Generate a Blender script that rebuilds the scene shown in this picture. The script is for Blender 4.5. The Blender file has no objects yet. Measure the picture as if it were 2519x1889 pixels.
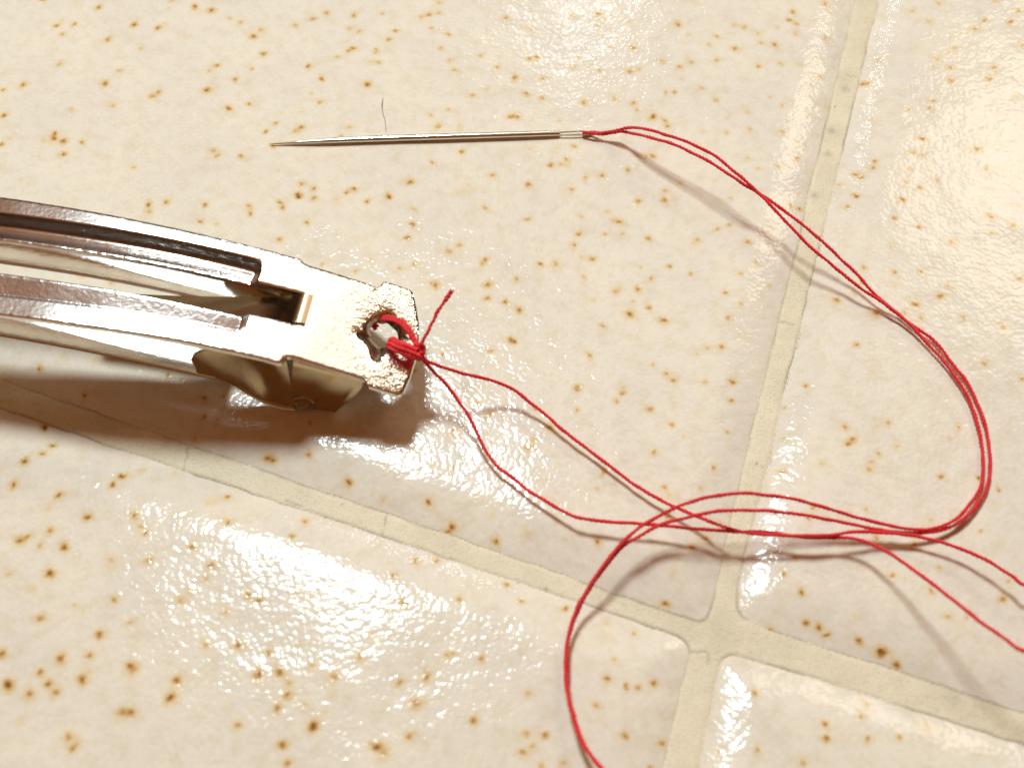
# A metal hair clip, a sewing needle and doubled red thread on speckled floor tiles. Modelled in millimetres, built in metres.
import bpy, math, random
import numpy as np
from mathutils import Vector
from mathutils.geometry import delaunay_2d_cdt

MM = 0.001
scene = bpy.context.scene
COL = scene.collection
rng = np.random.default_rng(7)
random.seed(7)

# ------------------------------------------------------------------ camera
PITCH = math.radians(59.0)          # degrees below the horizontal
DIST = 110.6                        # mm from the middle of the picture
cam_d = bpy.data.cameras.new('camera')
cam = bpy.data.objects.new('camera', cam_d)
COL.objects.link(cam)
cam.location = (0, -DIST * math.cos(PITCH) * MM, DIST * math.sin(PITCH) * MM)
cam.rotation_euler = (math.pi / 2 - PITCH, 0, 0)
cam_d.sensor_width = 36.0
cam_d.lens = 42.31
cam_d.clip_start = 0.005
cam_d.clip_end = 50.0
cam_d.dof.use_dof = True
cam_d.dof.focus_distance = 117 * MM
cam_d.dof.aperture_fstop = 30.0
scene.camera = cam

# ------------------------------------------------------------------ light
world = bpy.data.worlds.new('World')
scene.world = world
world.use_nodes = True
bg = world.node_tree.nodes['Background']
bg.inputs['Color'].default_value = (1.0, 0.38, 0.135, 1)
bg.inputs['Strength'].default_value = 0.03


def lamp(name, target, az, el, dist, size, watt, color):
    """an area lamp that hangs dist mm from a point of the floor, seen from it at azimuth az and elevation el"""
    a, e = math.radians(az), math.radians(el)
    d = Vector((math.sin(a) * math.cos(e), math.cos(a) * math.cos(e), math.sin(e)))
    ld = bpy.data.lights.new(name, 'AREA')
    ld.shape = 'DISK'
    ld.size = size * MM
    ld.energy = watt
    ld.color = color
    o = bpy.data.objects.new(name, ld)
    COL.objects.link(o)
    o.location = (Vector((target[0], target[1], 0)) + d * dist) * MM
    o.rotation_euler = (-d).to_track_quat('-Z', 'Y').to_euler()
    return o


lamp('work_lamp', (-14.0, -10.3), -17, 62.8, 700, 140, 4.45, (0.69, 0.84, 0.90))
lamp('ceiling_lamp', (6.9, 53.0), 4, 40.8, 900, 54, 0.20, (0.86, 0.90, 1.0))
lamp('shaded_lamp', (60.0, 25.0), 33, 44.5, 700, 165, 0.55, (1.0, 0.88, 0.69))
lamp('ceiling_fill', (0.0, 0.0), 0, 90, 1200, 3600, 6.0, (1.0, 0.38, 0.12))  # added warm overhead fill, stands in for an unseen lit ceiling
lamp('ceiling_bounce', (-18.0, 3.0), 23, 57, 800, 310, 0.34, (1.0, 0.92, 0.76))  # added area lamp for bounce off the unseen ceiling, mirrored in the plate

scene.view_settings.view_transform = 'Standard'
scene.view_settings.look = 'None'
scene.view_settings.gamma = 1.0
scene.view_settings.exposure = 0.31


# ------------------------------------------------------------------ material helpers
def new_mat(name):
    m = bpy.data.materials.new(name)
    m.use_nodes = True
    nt = m.node_tree
    return m, nt, nt.nodes['Principled BSDF']


def node(nt, kind, **kw):
    n = nt.nodes.new(kind)
    for k, v in kw.items():
        if k.startswith('i_'):
            n.inputs[k[2:].replace('_', ' ')].default_value = v
        else:
            setattr(n, k, v)
    return n


def ramp(nt, stops):
    r = nt.nodes.new('ShaderNodeValToRGB')
    e = r.color_ramp.elements
    while len(e) < len(stops):
        e.new(0.5)
    for el, (p, c) in zip(e, stops):
        el.position = p
        el.color = (*c, 1)
    return r


def noise(nt, coord, scale, detail=2.0, rough=0.5, dist=0.0):
    n = node(nt, 'ShaderNodeTexNoise')
    n.inputs['Scale'].default_value = scale
    n.inputs['Detail'].default_value = detail
    n.inputs['Roughness'].default_value = rough
    n.inputs['Distortion'].default_value = dist
    nt.links.new(coord, n.inputs['Vector'])
    return n.outputs['Fac']


def bump(nt, height, distance, strength=1.0, normal=None):
    b = node(nt, 'ShaderNodeBump')
    b.inputs['Strength'].default_value = strength
    b.inputs['Distance'].default_value = distance
    nt.links.new(height, b.inputs['Height'])
    if normal is not None:
        nt.links.new(normal, b.inputs['Normal'])
    return b.outputs['Normal']


def mixc(nt, fac, a, b, blend='MIX'):
    n = node(nt, 'ShaderNodeMix', data_type='RGBA', blend_type=blend)
    for sock, v in ((0, fac), (6, a), (7, b)):
        if hasattr(v, 'is_linked') or hasattr(v, 'links'):
            nt.links.new(v, n.inputs[sock])
        else:
            n.inputs[sock].default_value = v if sock == 0 else (*v, 1)
    return n.outputs[2]


# glazed tile: cream glaze, brown iron speckles (their places are stored on the mesh), pebbled surface
def tile_material():
    m, nt, p = new_mat('speckled_cream_glaze')
    L = nt.links
    co = node(nt, 'ShaderNodeTexCoord').outputs['Object']
    mott = noise(nt, co, 130.0, 4.0, 0.6)
    r1 = ramp(nt, [(0.35, (0.835, 0.72, 0.575)), (0.65, (0.785, 0.68, 0.56))])
    L.new(mott, r1.inputs['Fac'])
    fine = noise(nt, co, 2600.0, 3.0, 0.7)
    r2 = ramp(nt, [(0.3, (0.93, 0.925, 0.915)), (0.7, (1.0, 1.0, 1.0))])
    L.new(fine, r2.inputs['Fac'])
    base = mixc(nt, 1.0, r1.outputs['Color'], r2.outputs['Color'], 'MULTIPLY')
    cloud = noise(nt, co, 640.0, 3.0, 0.65)
    r3 = ramp(nt, [(0.30, (0.93, 0.90, 0.83)), (0.55, (1.0, 1.0, 1.0)), (0.75, (1.0, 0.985, 0.97))])
    L.new(cloud, r3.inputs['Fac'])
    base = mixc(nt, 1.0, base, r3.outputs['Color'], 'MULTIPLY')
    at = node(nt, 'ShaderNodeAttribute', attribute_name='speckle')
    rs = ramp(nt, [(0.0, (1, 1, 1)), (0.12, (0.97, 0.88, 0.70)), (0.34, (0.78, 0.55, 0.27)),
                   (0.62, (0.46, 0.23, 0.07)), (1.0, (0.15, 0.05, 0.02))])
    L.new(at.outputs['Fac'], rs.inputs['Fac'])
    col = mixc(nt, 1.0, base, rs.outputs['Color'], 'MULTIPLY')
    L.new(col, p.inputs['Base Color'])
    vor = node(nt, 'ShaderNodeTexVoronoi', feature='SMOOTH_F1')
    vor.inputs['Scale'].default_value = 2100.0
    vor.inputs['Smoothness'].default_value = 0.35
    wob = node(nt, 'ShaderNodeTexNoise')
    wob.inputs['Scale'].default_value = 900.0
    add = node(nt, 'ShaderNodeVectorMath', operation='MULTIPLY_ADD')
    add.inputs[1].default_value = (0.0006, 0.0006, 0.0006)
    L.new(co, wob.inputs['Vector'])
    L.new(wob.outputs['Color'], add.inputs[0])
    L.new(co, add.inputs[2])
    L.new(add.outputs[0], vor.inputs['Vector'])
    dome = node(nt, 'ShaderNodeMath', operation='POWER')
    L.new(vor.outputs['Distance'], dome.inputs[0])
    dome.inputs[1].default_value = 1.6
    neg = node(nt, 'ShaderNodeMath', operation='MULTIPLY')
    L.new(dome.outputs[0], neg.inputs[0])
    neg.inputs[1].default_value = -1.0
    roll = noise(nt, co, 420.0, 1.0, 0.5)
    n1 = bump(nt, roll, 0.00006)
    n2 = bump(nt, neg.outputs[0], 0.000018, 1.0, n1)
    n2 = bump(nt, noise(nt, co, 1250.0, 1.0, 0.5, 0.6), 0.000022, 1.0, n2)
    L.new(n2, p.inputs['Normal'])
    p.inputs['Roughness'].default_value = 0.11
    p.inputs['Specular IOR Level'].default_value = 0.20
    p.inputs['IOR'].default_value = 1.5
    return m


def grout_material():
    m, nt, p = new_mat('grout_cement')
    L = nt.links
    co = node(nt, 'ShaderNodeTexCoord').outputs['Object']
    a = noise(nt, co, 260.0, 4.0, 0.6)
    r1 = ramp(nt, [(0.3, (0.69, 0.57, 0.39)), (0.7, (0.80, 0.67, 0.465))])
    L.new(a, r1.inputs['Fac'])
    g = noise(nt, co, 5200.0, 2.0, 0.6)
    r2 = ramp(nt, [(0.30, (0.85, 0.84, 0.81)), (0.52, (1, 1, 1))])
    L.new(g, r2.inputs['Fac'])
    c = mixc(nt, 1.0, r1.outputs['Color'], r2.outputs['Color'], 'MULTIPLY')
    at = node(nt, 'ShaderNodeAttribute', attribute_name='dirt')
    c2 = mixc(nt, at.outputs['Fac'], c, (0.10, 0.065, 0.045))
    L.new(c2, p.inputs['Base Color'])
    n1 = bump(nt, g, 0.00006)
    L.new(n1, p.inputs['Normal'])
    p.inputs['Roughness'].default_value = 0.62
    return m


def metal_material(name, color, rough, pebble, scale=2100.0, stamped=False):
    m, nt, p = new_mat(name)
    L = nt.links
    co = node(nt, 'ShaderNodeTexCoord').outputs['Object']
    p.inputs['Metallic'].default_value = 1.0
    sm = noise(nt, co, 350.0, 3.0, 0.6)
    r = ramp(nt, [(0.3, tuple(v * 0.9 for v in color)), (0.7, color)])
    L.new(sm, r.inputs['Fac'])
    L.new(r.outputs['Color'], p.inputs['Base Color'])
    n = noise(nt, co, scale, 2.0, 0.55, 0.3)
    b1 = bump(nt, n, pebble)
    if stamped:                                        # hammered grain of the stamped end plate
        at = node(nt, 'ShaderNodeAttribute', attribute_name='grain')
        mul = node(nt, 'ShaderNodeMath', operation='MULTIPLY')
        L.new(noise(nt, co, 3000.0, 1.0, 0.5, 0.8), mul.inputs[0])
        L.new(at.outputs['Fac'], mul.inputs[1])
        b1 = bump(nt, mul.outputs[0], 0.000055, 1.0, b1)
    L.new(b1, p.inputs['Normal'])
    p.inputs['Roughness'].default_value = rough
    return m


def thread_material():
    m, nt, p = new_mat('red_cotton')
    L = nt.links
    co = node(nt, 'ShaderNodeTexCoord').outputs['Object']
    n = noise(nt, co, 9000.0, 3.0, 0.7)
    r = ramp(nt, [(0.3, (0.68, 0.010, 0.014)), (0.7, (0.95, 0.035, 0.04))])
    L.new(n, r.inputs['Fac'])
    L.new(r.outputs['Color'], p.inputs['Base Color'])
    L.new(bump(nt, n, 0.00003), p.inputs['Normal'])
    p.inputs['Roughness'].default_value = 0.55
    return m


def plain(name, color, rough):
    m, nt, p = new_mat(name)
    p.inputs['Base Color'].default_value = (*color, 1)
    p.inputs['Roughness'].default_value = rough
    return m


M_TILE = tile_material()
M_GROUT = grout_material()
M_PLATE = metal_material('stamped_nickel_steel', (0.86, 0.82, 0.76), 0.18, 0.000022, 2100.0, True)
M_CLIP = metal_material('nickel_plated_steel', (0.86, 0.82, 0.76), 0.18, 0.000016)
M_WALL = metal_material('darkened_nickel', (0.54, 0.42, 0.26), 0.12, 0.000006, 900.0)  # nickel darkened: the shaded floor's brown reflection is put into the colour
M_TONGUE = metal_material('darkened_spring_steel', (0.36, 0.26, 0.16), 0.20, 0.000006, 900.0)  # base colour darkened to stand for the dim room mirrored in it
M_NEEDLE = metal_material('needle_steel', (0.86, 0.80, 0.69), 0.17, 0.000002)
M_BURR = metal_material('darkened_steel', (0.36, 0.28, 0.18), 0.30, 0.00003)  # dark reflections in the torn hole and rivet recess put into the colour
M_RED = thread_material()
M_HAIR = plain('brown_hair', (0.16, 0.085, 0.04), 0.4)
M_BED = plain('mortar', (0.3, 0.27, 0.22), 0.9)


# ------------------------------------------------------------------ object helpers
def link(name, me, mat, parent=None):
    o = bpy.data.objects.new(name, me)
    COL.objects.link(o)
    if mat is not None:
        me.materials.append(mat)
    if parent is not None:
        o.parent = parent
    return o


def place_of(o):
    p = Vector((0, 0, 0))
    while o is not None:
        p = p + o.location
        o = o.parent
    return p


def mesh_np(name, verts, faces, mat, parent=None, smooth=True, attrs=None):
    """verts (n,3) in mm, faces (m,k) all of k corners"""
    verts = (np.asarray(verts, np.float64) * MM - np.array(place_of(parent))).astype(np.float32)
    faces = np.asarray(faces, np.int32)
    k = faces.shape[1]
    me = bpy.data.meshes.new(name)
    me.vertices.add(len(verts))
    me.vertices.foreach_set('co', verts.ravel())
    me.loops.add(faces.size)
    me.loops.foreach_set('vertex_index', faces.ravel())
    me.polygons.add(len(faces))
    me.polygons.foreach_set('loop_start', np.arange(0, faces.size, k, dtype=np.int32))
    me.polygons.foreach_set('loop_total', np.full(len(faces), k, np.int32))
    me.polygons.foreach_set('use_smooth', np.full(len(faces), smooth, bool))
    me.update(calc_edges=True)
    for an, av in (attrs or {}).items():
        at = me.attributes.new(an, 'FLOAT', 'POINT')
        at.data.foreach_set('value', np.asarray(av, np.float32).ravel())
    return link(name, me, mat, parent)


def grid_faces(nu, nv, mask=None, close_u=False):
    i = np.arange(nu if close_u else nu - 1)[:, None]
    j = np.arange(nv - 1)[None, :]
    i2 = (i + 1) % nu
    f = np.stack([i * nv + j, i2 * nv + j, i2 * nv + j + 1, i * nv + j + 1], -1)
    if mask is not None:
        f = f[mask]
    return f.reshape(-1, 4)


class Parts:
    """collects quads of one part"""
    def __init__(self):
        self.v, self.f, self.n = [], [], 0

    def add(self, v, f):
        v = np.asarray(v, float).reshape(-1, 3)
        self.v.append(v)
        self.f.append(np.asarray(f, int) + self.n)
        self.n += len(v)

    def build(self, name, mat, parent=None, smooth=True):
        return mesh_np(name, np.concatenate(self.v), np.concatenate(self.f), mat, parent, smooth)


def spline(pts, step):
    """Catmull-Rom through pts, resampled evenly"""
    p = np.asarray(pts, float)
    p = np.vstack([2 * p[0] - p[1], p, 2 * p[-1] - p[-2]])
    out = []
    for i in range(1, len(p) - 2):
        a, b, c, d = p[i - 1], p[i], p[i + 1], p[i + 2]
        # centripetal parametrisation keeps uneven spacing from overshooting
        t0 = 0.0
        t1 = t0 + max(np.linalg.norm(b - a), 1e-6) ** 0.5
        t2 = t1 + max(np.linalg.norm(c - b), 1e-6) ** 0.5
        t3 = t2 + max(np.linalg.norm(d - c), 1e-6) ** 0.5
        t = np.linspace(t1, t2, 14, endpoint=False)[:, None]
        A1 = (t1 - t) / (t1 - t0) * a + (t - t0) / (t1 - t0) * b
        A2 = (t2 - t) / (t2 - t1) * b + (t - t1) / (t2 - t1) * c
        A3 = (t3 - t) / (t3 - t2) * c + (t - t2) / (t3 - t2) * d
        B1 = (t2 - t) / (t2 - t0) * A1 + (t - t0) / (t2 - t0) * A2
        B2 = (t3 - t) / (t3 - t1) * A2 + (t - t1) / (t3 - t1) * A3
        out.append((t2 - t) / (t2 - t1) * B1 + (t - t1) / (t2 - t1) * B2)
    q = np.vstack(out + [p[-2][None]])
    d = np.r_[0, np.cumsum(np.linalg.norm(np.diff(q, axis=0), axis=1))]
    s = np.linspace(0, d[-1], max(3, int(d[-1] / step) + 1))
    return np.stack([np.interp(s, d, q[:, k]) for k in range(3)], 1), s


def frames(q):
    T = np.gradient(q, axis=0)
    T /= np.linalg.norm(T, axis=1)[:, None] + 1e-12
    N = np.zeros_like(q)
    n = np.array([0.0, 0.0, 1.0])
    for i in range(len(q)):
        n = n - T[i] * n.dot(T[i])
        ln = np.linalg.norm(n)
        n = n / ln if ln > 1e-6 else np.array([1.0, 0, 0])
        N[i] = n
    return T, N, np.cross(T, N)


def tube(P, q, rad, sides=8, closed=False, squash=1.0):
    T, N, B = frames(q)
    a = np.arange(sides) * 2 * math.pi / sides
    rad = np.broadcast_to(np.asarray(rad, float), (len(q),))
    ring = (N[:, None] * np.cos(a)[None, :, None] * squash + B[:, None] * np.sin(a)[None, :, None]) * rad[:, None, None]
    v = (q[:, None] + ring).reshape(-1, 3)
    i = np.arange(len(q) - 1)[:, None]
    j = np.arange(sides)[None, :]
    j2 = (j + 1) % sides
    f = np.stack([i * sides + j, i * sides + j2, (i + 1) * sides + j2, (i + 1) * sides + j], -1).reshape(-1, 4)
    P.add(v, f)


def twist(P, q, s, r_helix=0.090, r_ply=0.080, pitch=1.2, plies=3, phase=0.0, taper=None):
    """a thread: plies laid round the path q, slightly uneven"""
    T, N, B = frames(q)
    wob = 1 + 0.10 * np.sin(s * 2.1 + phase) * np.sin(s * 0.77 + 1.3 * phase) + 0.05 * np.sin(s * 5.3 + phase)
    ph = 2 * math.pi * s / pitch + 0.5 * np.sin(s * 0.9 + phase)
    tp = np.ones_like(s) if taper is None else taper
    for k in range(plies):
        a = ph + phase + 2 * math.pi * k / plies
        c = q + (N * np.cos(a)[:, None] + B * np.sin(a)[:, None]) * (r_helix * wob * tp)[:, None]
        tube(P, c, r_ply * wob * tp * (1 + 0.06 * np.sin(s * 3.1 + k * 2)), 6, False)


def vnoise(x, y, cell, seed):
    """smooth value noise on a lattice of the given cell size, -1..1"""
    g = np.random.default_rng(seed).uniform(-1, 1, (256, 256))
    fx, fy = x / cell + 1000.37, y / cell + 1000.71
    ix, iy = np.floor(fx).astype(int), np.floor(fy).astype(int)
    tx, ty = fx - ix, fy - iy
    tx, ty = tx * tx * tx * (tx * (tx * 6 - 15) + 10), ty * ty * ty * (ty * (ty * 6 - 15) + 10)
    a, b = g[ix % 256, iy % 256], g[(ix + 1) % 256, iy % 256]
    c, d = g[ix % 256, (iy + 1) % 256], g[(ix + 1) % 256, (iy + 1) % 256]
    return (a * (1 - tx) + b * tx) * (1 - ty) + (c * (1 - tx) + d * tx) * ty


def empty(name, loc, label, cat):
    o = bpy.data.objects.new(name, None)
    o.empty_display_size = 0.005
    COL.objects.link(o)
    o.location = [v * MM for v in loc]
    o['label'] = label
    o['category'] = cat
    return o


# ------------------------------------------------------------------ floor: four glazed tiles in a grout bed
GROUT_Z = -0.85
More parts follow.
